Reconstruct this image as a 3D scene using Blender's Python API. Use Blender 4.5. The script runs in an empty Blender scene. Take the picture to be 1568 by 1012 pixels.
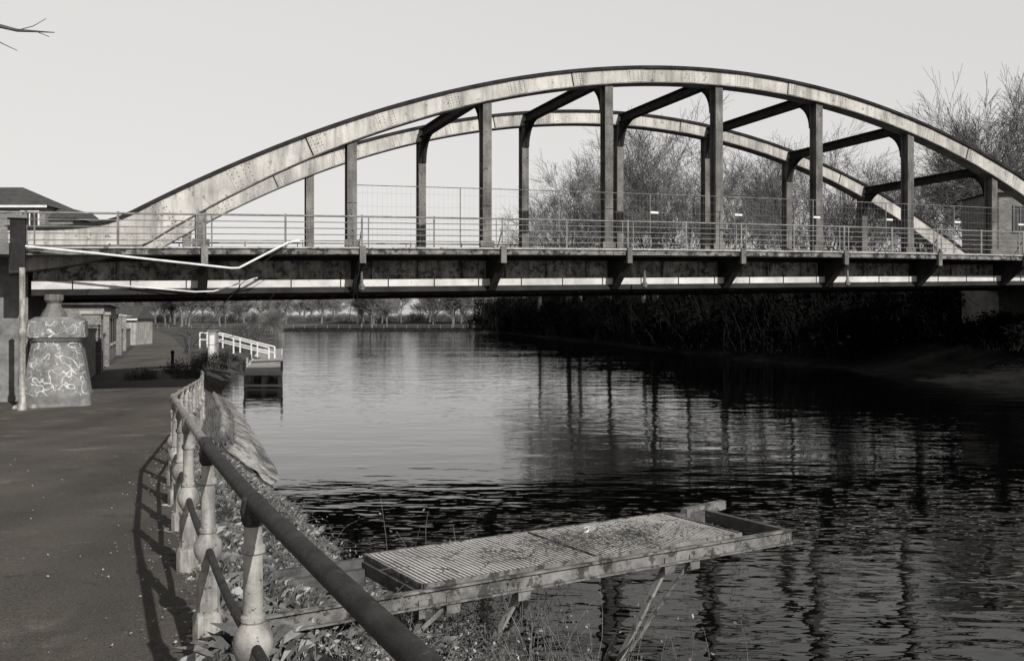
import bpy, math, random
from mathutils import Vector, noise as mn
random.seed(7)
R=random.random
def U(a,b): return a+(b-a)*random.random()
scene=bpy.context.scene
scene.view_settings.view_transform='Standard'; scene.view_settings.look='None'; scene.view_settings.exposure=0

# ---------------------------------------------------------------- materials
TINT=(1.0,0.982,0.955)
def col(v): return (v*TINT[0],v*TINT[1],v*TINT[2],1)
def newmat(name):
    m=bpy.data.materials.new(name); m.use_nodes=True
    nt=m.node_tree; b=nt.nodes['Principled BSDF']
    return m,nt,b
def N(nt,t,**kw):
    n=nt.nodes.new(t)
    for k,v in kw.items(): setattr(n,k,v)
    return n
def noise_node(nt,scale,detail=4,rough=.6,vec=None,mapscale=None,rot=0):
    n=N(nt,'ShaderNodeTexNoise'); n.inputs['Scale'].default_value=scale
    n.inputs['Detail'].default_value=detail; n.inputs['Roughness'].default_value=rough
    tc=N(nt,'ShaderNodeNewGeometry')
    src=tc.outputs['Position']
    if mapscale:
        mp=N(nt,'ShaderNodeMapping'); mp.inputs['Scale'].default_value=mapscale
        mp.inputs['Rotation'].default_value=(0,0,rot)
        nt.links.new(src,mp.inputs['Vector']); src=mp.outputs['Vector']
    nt.links.new(src,n.inputs['Vector'])
    return n
def ramp(nt,src,stops):
    r=N(nt,'ShaderNodeValToRGB'); e=r.color_ramp.elements
    while len(e)<len(stops): e.new(.5)
    for i,(p,v) in enumerate(stops):
        e[i].position=p; e[i].color=col(v)
    nt.links.new(src,r.inputs['Fac']); return r
def mix(nt,a,b,fac,mode='MIX'):
    m=N(nt,'ShaderNodeMixRGB',blend_type=mode)
    nt.links.new(a,m.inputs['Color1']); nt.links.new(b,m.inputs['Color2'])
    if isinstance(fac,float): m.inputs['Fac'].default_value=fac
    else: nt.links.new(fac,m.inputs['Fac'])
    return m
def simple(name,lo,hi,scale=3,rough=.8,bump=.0,bscale=40,bdist=.01,spots=None,streak=None,spec=.3,metal=0):
    m,nt,b=newmat(name)
    n=noise_node(nt,scale,6,.65)
    c=ramp(nt,n.outputs['Fac'],[(.33,lo),(.67,hi)]).outputs['Color']
    if streak:
        n2=noise_node(nt,streak[0],4,.7,mapscale=(1,1,.12))
        r2=ramp(nt,n2.outputs['Fac'],[(.45,1.0),(.68,streak[1])])
        c=mix(nt,c,r2.outputs['Color'],1.0,'MULTIPLY').outputs['Color']
    if spots:
        n3=noise_node(nt,spots[0],5,.7)
        r3=ramp(nt,n3.outputs['Fac'],[(spots[1],1.0),(spots[1]+.05,spots[2])])
        c=mix(nt,c,r3.outputs['Color'],1.0,'MULTIPLY').outputs['Color']
    nt.links.new(c,b.inputs['Base Color'])
    b.inputs['Roughness'].default_value=rough
    b.inputs['Specular IOR Level'].default_value=spec
    b.inputs['Metallic'].default_value=metal
    if bump:
        nb=noise_node(nt,bscale,5,.7)
        bp=N(nt,'ShaderNodeBump'); bp.inputs['Strength'].default_value=bump; bp.inputs['Distance'].default_value=bdist
        nt.links.new(nb.outputs['Fac'],bp.inputs['Height']); nt.links.new(bp.outputs['Normal'],b.inputs['Normal'])
    return m
M={}
M['arch']=simple('weathered_bridge_paint',.28,.52,.7,.6,.25,25,.01,spots=(5,.60,.4),streak=(3.5,.5))
M['archtop']=simple('dark_flange_paint',.012,.035,2,.8,spec=.1)
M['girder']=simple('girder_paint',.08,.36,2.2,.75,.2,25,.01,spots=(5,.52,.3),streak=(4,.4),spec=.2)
M['girderlit']=simple('sunlit_girder_band',.36,.6,1.2,.65,.1,25,.01,spots=(5,.62,.5))  # pale colour stands in for sunlight on the lower girder, not a duct
M['hanger']=simple('hanger_paint',.06,.2,1.5,.65,.2,25,.01,spots=(6,.58,.4),streak=(5,.5))
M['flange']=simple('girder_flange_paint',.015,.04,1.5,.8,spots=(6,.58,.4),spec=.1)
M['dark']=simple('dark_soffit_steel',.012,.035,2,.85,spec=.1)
M['fascia']=simple('fascia_peeling_paint',.05,.24,3,.8,.2,30,.01,spots=(3.5,.5,.2))
M['lip']=simple('deck_edge_paint',.2,.45,3,.7,.2,30,.01,spots=(6,.55,.3))
M['rail']=simple('parapet_rail_paint',.1,.24,4,.6)
M['pale']=simple('pale_pipe_paint',.5,.75,4,.5)
M['concrete']=simple('deck_concrete',.12,.2,2,.9,.3)
M['postpaint']=simple('chipped_post_paint',.14,.42,5,.5,.6,60,.005,spots=(24,.60,.3),streak=(12,.45),spec=.4)
M['rusty']=simple('rusty_handrail',.012,.045,11,.6,.9,70,.006,spots=(34,.60,2.4),spec=.3)
M['beam']=simple('weathered_platform_steel',.06,.22,7,.75,.5,50,.006,spots=(9,.52,.3))
M['timber']=simple('old_timber',.04,.11,8,.85,.4,40,.006)
M['grate']=simple('galvanised_grating',.34,.6,2,.55,0,spots=(5,.62,.45))
M['bark']=simple('tree_bark',.04,.10,6,.9)
M['twig']=simple('winter_twigs',.07,.16,3,.9)
M['fartwig']=simple('distant_twigs',.08,.18,.5,.9)
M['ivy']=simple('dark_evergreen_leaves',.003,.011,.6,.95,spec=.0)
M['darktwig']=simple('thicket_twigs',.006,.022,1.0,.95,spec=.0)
M['scrub']=simple('scrub_twigs',.04,.11,1.0,.95,spec=.1)
M['grass']=simple('grass_blades',.03,.20,4,.85,spec=.1)
M['straw']=simple('dry_straw',.18,.4,4,.85,spec=.1)
M['bramble']=simple('bramble_stems',.05,.2,6,.8)
M['bleaf']=simple('bramble_leaves',.03,.14,8,.7,spec=.3)
M['white']=simple('white_paint',.55,.75,3,.5)
M['roof']=simple('slate_roof',.04,.08,3,.8)
M['glass']=simple('dark_window_glass',.01,.02,1,.15,spec=.6)
M['stone2']=simple('pale_render',.25,.42,1.5,.9,streak=(3,.6))
M['litter']=simple('leaf_litter',.15,.4,9,.9)

def asphalt():
    m,nt,b=newmat('worn_asphalt')
    n1=noise_node(nt,.55,6,.65); c1=ramp(nt,n1.outputs['Fac'],[(.3,.07),(.7,.115)])
    n2=noise_node(nt,95,3,.8); c2=ramp(nt,n2.outputs['Fac'],[(.35,.4),(.62,1.3),(.72,2.8)])
    c=mix(nt,c1.outputs['Color'],c2.outputs['Color'],1.0,'MULTIPLY')
    n3=noise_node(nt,1.1,5,.6); c3=ramp(nt,n3.outputs['Fac'],[(.58,1.0),(.66,1.45)])
    c=mix(nt,c.outputs['Color'],c3.outputs['Color'],1.0,'MULTIPLY')
    n4=noise_node(nt,7,4,.7); c4=ramp(nt,n4.outputs['Fac'],[(.66,1.0),(.70,1.9)])
    c=mix(nt,c.outputs['Color'],c4.outputs['Color'],1.0,'MULTIPLY')
    n5=noise_node(nt,.35,3,.5,mapscale=(2.2,.6,1)); c5=ramp(nt,n5.outputs['Fac'],[(.35,.7),(.65,1.15)])
    c=mix(nt,c.outputs['Color'],c5.outputs['Color'],1.0,'MULTIPLY')
    n6=noise_node(nt,2.6,6,.75); c6=ramp(nt,n6.outputs['Fac'],[(.30,.45),(.43,1.0)])
    c=mix(nt,c.outputs['Color'],c6.outputs['Color'],1.0,'MULTIPLY')
    nt.links.new(c.outputs['Color'],b.inputs['Base Color']); b.inputs['Roughness'].default_value=.85
    b.inputs['Specular IOR Level'].default_value=.25
    bp=N(nt,'ShaderNodeBump'); bp.inputs['Strength'].default_value=.5; bp.inputs['Distance'].default_value=.006
    nt.links.new(n2.outputs['Fac'],bp.inputs['Height']); nt.links.new(bp.outputs['Normal'],b.inputs['Normal'])
    return m
M['asphalt']=asphalt()
def groundmat():
    m,nt,b=newmat('rough_grass_ground')
    n1=noise_node(nt,.12,5,.6); c1=ramp(nt,n1.outputs['Fac'],[(.35,.045),(.65,.11)])
    n2=noise_node(nt,5,8,.75); c2=ramp(nt,n2.outputs['Fac'],[(.34,.25),(.5,.9),(.68,2.0)])
    c=mix(nt,c1.outputs['Color'],c2.outputs['Color'],1.0,'MULTIPLY')
    nt.links.new(c.outputs['Color'],b.inputs['Base Color']); b.inputs['Roughness'].default_value=.95
    b.inputs['Specular IOR Level'].default_value=.1
    bp=N(nt,'ShaderNodeBump'); bp.inputs['Strength'].default_value=.9; bp.inputs['Distance'].default_value=.06
    nt.links.new(n2.outputs['Fac'],bp.inputs['Height']); nt.links.new(bp.outputs['Normal'],b.inputs['Normal'])
    return m
M['ground']=groundmat()
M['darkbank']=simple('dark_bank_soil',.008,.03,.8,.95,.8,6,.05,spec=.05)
M['mud']=simple('pale_mud_spit',.01,.05,.5,.95,.8,6,.05,spec=.05)
M['slab']=simple('pale_gravel',.05,.24,1.6,.95,.6,12,.03,spots=(2.2,.52,.3),spec=.1)
def stonemat(name,graf):
    m,nt,b=newmat(name)
    n1=noise_node(nt,2.2,6,.7); c1=ramp(nt,n1.outputs['Fac'],[(.3,.06),(.7,.24)])
    c=c1.outputs['Color']
    if graf:
        n2=noise_node(nt,3.4,1.6,.5)
        r=ramp(nt,n2.outputs['Fac'],[(.455,0),(.47,1),(.49,1),(.505,0)])
        n3=noise_node(nt,6.1,1.5,.5); r3=ramp(nt,n3.outputs['Fac'],[(.53,0),(.545,1),(.565,0)])
        w=N(nt,'ShaderNodeRGB'); w.outputs[0].default_value=col(.5)
        add=mix(nt,r.outputs['Color'],r3.outputs['Color'],1.0,'ADD')
        n4=noise_node(nt,1.9,4,.7); r4=ramp(nt,n4.outputs['Fac'],[(.40,.2),(.54,.95)])
        add=mix(nt,add.outputs['Color'],r4.outputs['Color'],1.0,'MULTIPLY')
        c=mix(nt,c,w.outputs[0],add.outputs['Color']).outputs['Color']
    nt.links.new(c,b.inputs['Base Color']); b.inputs['Roughness'].default_value=.9
    nb=noise_node(nt,18,5,.7)
    bp=N(nt,'ShaderNodeBump'); bp.inputs['Strength'].default_value=.5; bp.inputs['Distance'].default_value=.02
    nt.links.new(nb.outputs['Fac'],bp.inputs['Height']); nt.links.new(bp.outputs['Normal'],b.inputs['Normal'])
    return m
M['stone']=stonemat('abutment_stone',False); M['graffiti']=stonemat('graffiti_stone',True)
def revet():
    m,nt,b=newmat('revetment_stone')
    n1=noise_node(nt,1.3,8,.75); c1=ramp(nt,n1.outputs['Fac'],[(.40,.05),(.5,.3),(.7,.55)])
    n3=noise_node(nt,9,6,.75); c3=ramp(nt,n3.outputs['Fac'],[(.35,.5),(.6,1.15)])
    c=mix(nt,c1.outputs['Color'],c3.outputs['Color'],1.0,'MULTIPLY')
    nt.links.new(c.outputs['Color'],b.inputs['Base Color']); b.inputs['Roughness'].default_value=.9
    bp=N(nt,'ShaderNodeBump'); bp.inputs['Strength'].default_value=.6; bp.inputs['Distance'].default_value=.04
    nt.links.new(n3.outputs['Fac'],bp.inputs['Height']); nt.links.new(bp.outputs['Normal'],b.inputs['Normal'])
    return m
M['revet']=revet()
def brick(name,a,bb,mort):
    m,nt,b=newmat(name)
    t=N(nt,'ShaderNodeTexBrick'); t.inputs['Color1'].default_value=col(a); t.inputs['Color2'].default_value=col(bb); t.inputs['Mortar'].default_value=col(mort)
    t.inputs['Scale'].default_value=2.2
    g=N(nt,'ShaderNodeNewGeometry'); s=N(nt,'ShaderNodeSeparateXYZ'); cb=N(nt,'ShaderNodeCombineXYZ')
    ad=N(nt,'ShaderNodeMath',operation='ADD')
    nt.links.new(g.outputs['Position'],s.inputs[0]); nt.links.new(s.outputs['X'],ad.inputs[0]); nt.links.new(s.outputs['Y'],ad.inputs[1])
    nt.links.new(ad.outputs[0],cb.inputs['X']); nt.links.new(s.outputs['Z'],cb.inputs['Y']); nt.links.new(cb.outputs[0],t.inputs['Vector'])
    n=noise_node(nt,1.2,5,.7); r=ramp(nt,n.outputs['Fac'],[(.3,.6),(.7,1.2)])
    c=mix(nt,t.outputs['Color'],r.outputs['Color'],1.0,'MULTIPLY')
    nt.links.new(c.outputs['Color'],b.inputs['Base Color']); b.inputs['Roughness'].default_value=.9
    return m
M['brick']=brick('brickwork',.12,.2,.28); M['darkbrick']=brick('dark_brickwork',.03,.05,.07); M['midbrick']=brick('sooty_brickwork',.10,.16,.2)
def water():
    m,nt,b=newmat('river_water')
    b.inputs['Base Color'].default_value=col(.002); b.inputs['Roughness'].default_value=.02
    b.inputs['IOR'].default_value=1.33
    b.inputs['Specular IOR Level'].default_value=.28
    a=noise_node(nt,1.0,2,.5,mapscale=(1.5,3.2,1),rot=.25)
    c=noise_node(nt,1.0,3,.5,mapscale=(.45,.8,1),rot=-.2)
    d=noise_node(nt,1.0,2,.5,mapscale=(6,11,1),rot=.1)
    pz=noise_node(nt,1.0,2,.5,mapscale=(.05,.12,1)); pr=ramp(nt,pz.outputs['Fac'],[(.4,.3),(.6,1.2)])
    s1=N(nt,'ShaderNodeMath',operation='MULTIPLY'); s1.inputs[1].default_value=2.6; nt.links.new(c.outputs['Fac'],s1.inputs[0])
    am=N(nt,'ShaderNodeMath',operation='MULTIPLY'); nt.links.new(a.outputs['Fac'],am.inputs[0]); nt.links.new(pr.outputs['Color'],am.inputs[1])
    s2=N(nt,'ShaderNodeMath',operation='MULTIPLY_ADD'); s2.inputs[1].default_value=1.1; nt.links.new(am.outputs[0],s2.inputs[0]); nt.links.new(s1.outputs[0],s2.inputs[2])
    s3=N(nt,'ShaderNodeMath',operation='MULTIPLY_ADD'); s3.inputs[1].default_value=.05; nt.links.new(d.outputs['Fac'],s3.inputs[0]); nt.links.new(s2.outputs[0],s3.inputs[2])
    bp=N(nt,'ShaderNodeBump'); bp.inputs['Strength'].default_value=1.0; bp.inputs['Distance'].default_value=.0095
    nt.links.new(s3.outputs[0],bp.inputs['Height']); nt.links.new(bp.outputs['Normal'],b.inputs['Normal'])
    return m
M['water']=water()

# ---------------------------------------------------------------- mesh builder
class MB:
    def __init__(s): s.v=[]; s.f=[]; s.m=[]; s.mats=[]
    def mi(s,k):
        if k not in s.mats: s.mats.append(k)
        return s.mats.index(k)
    def add(s,vs,fs,k):
        o=len(s.v); s.v.extend([tuple(p) for p in vs]); i=s.mi(k)
        for f in fs: s.f.append(tuple(o+a for a in f)); s.m.append(i)
    def hexa(s,p,k):
        s.add(p,[(3,2,1,0),(4,5,6,7),(0,1,5,4),(1,2,6,5),(2,3,7,6),(3,0,4,7)],k)
    def box(s,x0,x1,y0,y1,z0,z1,k,T=None):
        p=[(x0,y0,z0),(x1,y0,z0),(x1,y1,z0),(x0,y1,z0),(x0,y0,z1),(x1,y0,z1),(x1,y1,z1),(x0,y1,z1)]
        if T: p=[T(*q) for q in p]
        s.hexa(p,k)
    def beam(s,a,b,w,h,k,up=(0,0,1)):
        a=Vector(a);b=Vector(b);d=(b-a).normalized();u=Vector(up)
        r=d.cross(u)
        if r.length<1e-4: r=Vector((1,0,0))
        r.normalize(); u=r.cross(d).normalized()
        q=[]
        for c in (a,b): 
            q+= [c-r*w/2-u*h/2,c+r*w/2-u*h/2,c+r*w/2+u*h/2,c-r*w/2+u*h/2]
        s.add(q,[(0,1,2,3),(7,6,5,4),(0,4,5,1),(1,5,6,2),(2,6,7,3),(3,7,4,0)],k)
    def tube(s,pts,rad,k,n=8,cap=True):
        pts=[Vector(p) for p in pts]; 
        if not isinstance(rad,(list,tuple)): rad=[rad]*len(pts)
        vs=[];fs=[]; ref=None
        for i,p in enumerate(pts):
            d=(pts[min(i+1,len(pts)-1)]-pts[max(i-1,0)])
            if d.length<1e-9: d=Vector((0,0,1))
            d.normalize()
            if ref is None:
                ref=Vector((0,0,1)) if abs(d.z)<.9 else Vector((1,0,0))
            x=(ref-d*ref.dot(d))
            if x.length<1e-5: x=Vector((1,0,0)).cross(d)
            x.normalize(); y=d.cross(x); ref=x
            for j in range(n):
                t=2*math.pi*j/n; vs.append(p+(x*math.cos(t)+y*math.sin(t))*rad[i])
        for i in range(len(pts)-1):
            for j in range(n):
                a=i*n+j;b=i*n+(j+1)%n; fs.append((a,b,b+n,a+n))
        if cap and n>3:
            fs.append(tuple(reversed(range(n)))); fs.append(tuple(range((len(pts)-1)*n,len(pts)*n)))
        s.add(vs,fs,k)
    def lathe(s,c,prof,k,n=16,ph=0):
        c=Vector(c); vs=[];fs=[]
        for r,z in prof:
            for j in range(n):
                t=2*math.pi*j/n+ph; vs.append(c+Vector((r*math.cos(t),r*math.sin(t),z)))
        for i in range(len(prof)-1):
            for j in range(n):
                a=i*n+j;b=i*n+(j+1)%n; fs.append((a,b,b+n,a+n))
        fs.append(tuple(range((len(prof)-1)*n,len(prof)*n)))
        s.add(vs,fs,k)
    def obj(s,name,parent=None,smooth=False):
        me=bpy.data.meshes.new(name); me.from_pydata(s.v,[],s.f)
        for k in s.mats: me.materials.append(M[k])
        me.polygons.foreach_set('material_index',s.m)
        if smooth: me.polygons.foreach_set('use_smooth',[True]*len(s.f))
        me.update()
        if smooth=='auto': me.set_sharp_from_angle(angle=math.radians(32))
        o=bpy.data.objects.new(name,me); scene.collection.objects.link(o)
        if parent: o.parent=parent
        return o
def empty(name,loc=(0,0,0)):
    e=bpy.data.objects.new(name,None); e.location=loc; scene.collection.objects.link(e); return e
def interp(kn,y):
    if y<=kn[0][0]: 
        (a,b),(c,d)=kn[0],kn[1]
    elif y>=kn[-1][0]:
        (a,b),(c,d)=kn[-2],kn[-1]
    else:
        for i in range(len(kn)-1):
            if kn[i][0]<=y<=kn[i+1][0]: (a,b),(c,d)=kn[i],kn[i+1]; break
    return b+(d-b)*(y-a)/(c-a)
RAIL=[(-3,2.3),(0,.72),(1.83,-.18),(3.44,-.93),(5,-1.60),(6.2,-2.09),(10.5,-3.72),(15,-5.05),(22,-7.1),(61,-20.6),(135,-48),(250,-95)]
SHORE=[(-3,4.6),(0,3.3),(5,1.35),(6.5,.75),(8.1,-.2),(9.5,-1.1),(11,-1.9),(13.7,-2.9),(15.2,-3.6),(25,-6.95),(38.6,-11.6),(60,-17),(106,-27),(170,-40),(250,-60)]
RSH=[(-40,24),(30,24),(38,22.8),(45,19.6),(50,18.3),(56,19.3),(70,16.5),(90,13.5),(121,10.5),(165,4),(200,0),(250,-7.5)]
def zp(y):
    if y<6: return -1.65
    if y<20: return -1.65-.6*(y-6)/14
    return -2.25
WZ=-2.9
# ---------------------------------------------------------------- ground
def build_ground():
    ys=[-60,-20,-8,-3]+[0.5*i for i in range(-4,60)]+[30+2*i for i in range(0,35)]+[100+8*i for i in range(0,19)]+[250,253,270,300,350,420,600,1500]
    rows=[]
    for y in ys:
        xr=interp(RAIL,min(y,250)); xs=interp(SHORE,min(y,250)); xR=interp(RSH,min(y,250)); z=zp(y)
        far=0 if y<250 else min(1,(y-250)/150)
        row=[]
        row.append((-1500,-2.2+3.5*far)); row.append((xr-60,-2.25+3*far)); row.append((xr-9,z+2.5*far)); row.append((xr-5.5,z+2.5*far)); row.append((xr,z+2.5*far)); row.append((xr+.15,z+2.5*far))
        x0=xr+.15
        for t in [.08,.16,.25,.33,.42,.5,.58,.67,.75,.84,.92,1.0]:
            zz=z+(-2.97-z)*(t**1.15)
            x=x0+(xs-x0)*t
            if y<=250 and .0<t<.95:
                zz+=.16*(mn.noise(Vector((x*1.3,y*1.3,0))))+.07*mn.noise(Vector((x*4,y*4,3)))
            if y<=250 and t==1.0: x+=.25*mn.noise(Vector((y*.8,3,0)))
            if y>250: zz=-2.3+3*far
            row.append((x,zz))
        bed=-4.6 if y<=250 else -2.3+3*far
        row.append((xs+1.6,bed)); row.append((xR-1.6,bed))
        for d,h in [(0,-2.97),(1.2,-2.72),(3,-2.35),(6,-1.4),(10,-.5),(16,0),(26,.6),(45,1.0)]:
            hh=h if y<=250 else max(h,-2.3+3*far)
            hh+=(.35*mn.noise(Vector(((xR+d)*.35,y*.35,1))) if d>1 else 0)
            row.append((xR+d,hh))
        row.append((1500,1.0+2*far))
        rows.append([(x,y,zz) for x,zz in row])
    n=len(rows[0]); mb=MB(); 
    vs=[p for r in rows for p in r]
    mb.v=vs; 
    for i in range(len(rows)-1):
        for j in range(n-1):
            a=i*n+j
            mb.f.append((a,a+1,a+1+n,a+n)); 
            k='ground'
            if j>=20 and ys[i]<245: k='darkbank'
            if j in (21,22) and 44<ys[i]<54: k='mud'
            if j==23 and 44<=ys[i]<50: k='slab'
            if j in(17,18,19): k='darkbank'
            mb.m.append(mb.mi(k))
    mb.obj('ground',smooth=True)
    # towpath
    mb=MB(); rows=[]
    yy=[y for y in ys if y<=250]
    for y in yy:
        xr=interp(RAIL,y); wl=5.2 if y<26 else 4.0
        if 26<=y<32: wl=5.2-(y-26)*.2
        e=.06*mn.noise(Vector((0,y*1.2,5)))
        rows.append([(xr-wl+e*2,y,zp(y)+.012),(xr-wl*.66,y,zp(y)+.03),(xr-wl*.33,y,zp(y)+.03),(xr+.02+e,y,zp(y)+.012)])
    for r in rows: mb.v+=r
    for i in range(len(rows)-1):
        for j in range(3):
            a=i*4+j; mb.f.append((a,a+1,a+5,a+4)); mb.m.append(mb.mi('asphalt'))
    mb.obj('towpath',smooth=True)
    # stone revetment
    mb=MB(); rows=[]
    y=16.6
    while y<28.5:
        end=max(0,(18.5-y)/1.9)
        x0=interp(RAIL,y)+.4; x1=interp(SHORE,y)+.15; z0=zp(y)+.02; r=[]
        for i in range(13):
            t=i/12; x=x0+(x1-x0)*t
            r.append((x,y+.5*mn.noise(Vector((t*3,0,4))),z0+(-3.0-z0)*t**1.2+(.02 if i==0 else .17)-.35*end**2+.02*mn.noise(Vector((x*2,y*2,9)))))
        rows.append(r); y+=.25
    for r in rows: mb.v+=r
    for i in range(len(rows)-1):
        for j in range(12):
            a=i*13+j; mb.f.append((a,a+1,a+14,a+13)); mb.m.append(mb.mi('revet'))
    mb.obj('stone_revetment',smooth=True)
    mb=MB(); mb.add([(-900,-60,WZ),(900,-60,WZ),(900,256,WZ),(-900,256,WZ)],[(0,1,2,3)],'water'); mb.obj('river_water')
build_ground()

# ---------------------------------------------------------------- bridge
c_,s_=math.cos(math.radians(21.65)),math.sin(math.radians(21.65))
def B(s,w,z): return Vector((s*c_-w*s_,30+s*s_+w*c_,z))
def zd(s): return 2.24+.0216*s-.00032*s*s
def zb(s): return .95+.0215*s
KS=[-9.2+4.44*k for k in range(0,9)]
WA,WB,WO=1.55,9.05,10.6
def za(s):
    if s<-11.1: return 3.06-.53*(1-math.exp(-(-11.1-s)/.9))
    if s>29.0: return 3.07-.53*(1-math.exp(-(s-29.0)/.9))
    return 8.97-.01468*(s-8.96)**2
def slope(s): return (za(s+.05)-za(s-.05))/.1
def dep(s): return .57+2.6e-6*(s-8.9)**4
bridge=empty('bowstring_arch_bridge')
def arch(w0,name):
    mb=MB(); ss=[-14.2+i*.35 for i in range(int(46.4/.35)+1)]
    def sweep(hw,o0,o1,k,usedep=True):
        rings=[]
        for s in ss:
            m=slope(s); L=math.hypot(1,m); nx,nz=m/L,-1/L
            d1=dep(s)-o1 if usedep else o1
            p0=(s+nx*o0,za(s)+nz*o0); p1=(s+nx*d1,za(s)+nz*d1)
            rings.append([B(p0[0],w0-hw,p0[1]),B(p0[0],w0+hw,p0[1]),B(p1[0],w0+hw,p1[1]),B(p1[0],w0-hw,p1[1])])
        vs=[p for r in rings for p in r]; fs=[]
        for i in range(len(rings)-1):
            for j in range(4):
                a=i*4+j; b=i*4+(j+1)%4; fs.append((a,b,b+4,a+4))
        fs.append((0,1,2,3)); e=(len(rings)-1)*4; fs.append((e+3,e+2,e+1,e))
        mb.add(vs,fs,k)
    sweep(.24,.07,.03,'arch')
    sweep(.32,-.02,.075,'archtop',False)
    rings=[]
    for s in ss:
        m=slope(s); L=math.hypot(1,m); nx,nz=m/L,-1/L
        q=[]
        for o in (dep(s)-.035,dep(s)):
            q.append((s+nx*o,za(s)+nz*o))
        rings.append([B(q[0][0],w0-.29,q[0][1]),B(q[0][0],w0+.29,q[0][1]),B(q[1][0],w0+.29,q[1][1]),B(q[1][0],w0-.29,q[1][1])])
    fs=[]
    for i in range(len(rings)-1):
        for j in range(4):
            a=i*4+j; b=i*4+(j+1)%4; fs.append((a,b,b+4,a+4))
    mb.add([p for r in rings for p in r],fs,'hanger')
    def on(s,t,off):
        m=slope(s); L=math.hypot(1,m); o=t
        return B(s+m/L*o,w0-.24-off,za(s)-o/L)
    s=-13
    while s<31:
        for o in (.14,dep(s)-.1):
            p=on(s,o,0); a=.016
            q=[on(s-a,o-a,0),on(s+a,o-a,0),on(s+a,o+a,0),on(s-a,o+a,0),on(s,o,.014)]
            mb.add(q,[(0,1,4),(1,2,4),(2,3,4),(3,0,4)],'arch')
        s+=.16
    for i in range(-7,17):
        s0=i*2.22-.3+.95
        if s0<-11 or s0>29: continue
        W=.2 if i%2 else .32
        d=dep(s0)
        q=[on(s0-W,.09,.0),on(s0+W,.09,.0),on(s0+W,d-.06,.0),on(s0-W,d-.06,.0),on(s0-W,.09,.012),on(s0+W,.09,.012),on(s0+W,d-.06,.012),on(s0-W,d-.06,.012)]
        mb.add(q,[(4,5,6,7),(0,1,5,4),(1,2,6,5),(2,3,7,6),(3,0,4,7)],'arch')
        if i%4==1:
            q=[on(s0-W-.03,.08,.0),on(s0-W,.08,.0),on(s0-W,d-.04,.0),on(s0-W-.03,d-.04,.0),on(s0-W-.03,.08,.03),on(s0-W,.08,.03),on(s0-W,d-.04,.03),on(s0-W-.03,d-.04,.03)]
            mb.add(q,[(4,5,6,7),(0,1,5,4),(1,2,6,5),(2,3,7,6),(3,0,4,7)],'archtop')
        for a0 in (-W*.75,-W*.3,W*.3,W*.75):
            for t in range(5):
                o=.15+(d-.27)*t/4; a=.015
                q=[on(s0+a0-a,o-a,.012),on(s0+a0+a,o-a,.012),on(s0+a0+a,o+a,.012),on(s0+a0-a,o+a,.012),on(s0+a0,o,.032)]
                mb.add(q,[(0,1,4),(1,2,4),(2,3,4),(3,0,4)],'hanger')
    mb.obj(name,bridge)
arch(WA,'near_arch_rib'); arch(WB,'far_arch_rib')
mb=MB()
for w0 in (WA,WB):
    for k,s in enumerate(KS):
        t=za(s)-dep(s)*math.hypot(1,slope(s))+.08; b=zd(s)-.3
        if t-b<.3: continue
        hw=.15
        mb.box(s-hw,s+hw,w0-.19,w0-.165,b,t,'hanger',B)
        mb.box(s-hw,s+hw,w0+.165,w0+.19,b,t,'hanger',B)
        mb.box(s-.02,s+.02,w0-.165,w0+.165,b,t,'hanger',B)
        mb.box(s-.24,s+.24,w0-.203,w0-.192,b,zd(s)+.35,'hanger',B)
        z=b+.5
        while z<t-.1:
            for a0 in(-.09,.09):
                a=.016
                mb.add([B(s+a0-a,w0-.19,z-a),B(s+a0+a,w0-.19,z-a),B(s+a0+a,w0-.19,z+a),B(s+a0-a,w0-.19,z+a),B(s+a0,w0-.205,z)],[(0,1,4),(1,2,4),(2,3,4),(3,0,4)],'hanger')
            z+=.2
mb.obj('hangers',bridge)
mb=MB()
for k in range(2,8):
    s=KS[k]; zt=za(s)-.12; zl=zt-.30
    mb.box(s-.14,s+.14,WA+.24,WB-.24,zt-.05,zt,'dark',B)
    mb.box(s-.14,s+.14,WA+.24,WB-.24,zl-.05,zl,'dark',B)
    mb.box(s-.02,s+.02,WA+.24,WB-.24,zl,zt-.05,'dark',B)
    for (wa,sg) in ((WA+.24,1),(WB-.24,-1)):
        pts=[]; Lk=1.0
        for i in range(9):
            t=i/8*math.pi/2
            pts.append((wa+sg*Lk*(1-math.sin(t)), zl-.04-Lk*(1-math.cos(t))*1.0))
        poly=[(wa,zl-.04)]+pts[0:]
        fr=[B(s-.06,a,b) for a,b in poly]; bk=[B(s+.06,a,b) for a,b in poly]; n=len(poly)
        fs=[tuple(range(n)),tuple(reversed(range(n,2*n)))]+[(i,(i+1)%n,(i+1)%n+n,i+n) for i in range(n)]
        mb.add(fr+bk,fs,'dark')
        for i in range(8):
            a=pts[i]; b2=pts[i+1]
            mb.add([B(s-.15,a[0],a[1]),B(s+.15,a[0],a[1]),B(s+.15,b2[0],b2[1]),B(s-.15,b2[0],b2[1])],[(0,1,2,3)],'dark')
mb.obj('wind_bracing',bridge)
mb=MB()
def strip(w0,w1,f0,f1,k,sa=-13.6,sb=33,step=1.11):
    s=sa; ss=[]
    while s<sb: ss.append(s); s+=step
    ss.append(sb); vs=[];fs=[]
    for s in ss: vs+=[B(s,w0,f0(s)),B(s,w1,f0(s)),B(s,w1,f1(s)),B(s,w0,f1(s))]
    for i in range(len(ss)-1):
        for j in range(4):
            a=i*4+j;b=i*4+(j+1)%4; fs.append((a,b,b+4,a+4))
    fs.append((0,1,2,3)); e=(len(ss)-1)*4; fs.append((e+3,e+2,e+1,e))
    mb.add(vs,fs,k)
strip(.05,WO-.05,lambda s:zd(s)-.16,lambda s:zd(s)-.02,'concrete')
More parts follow.
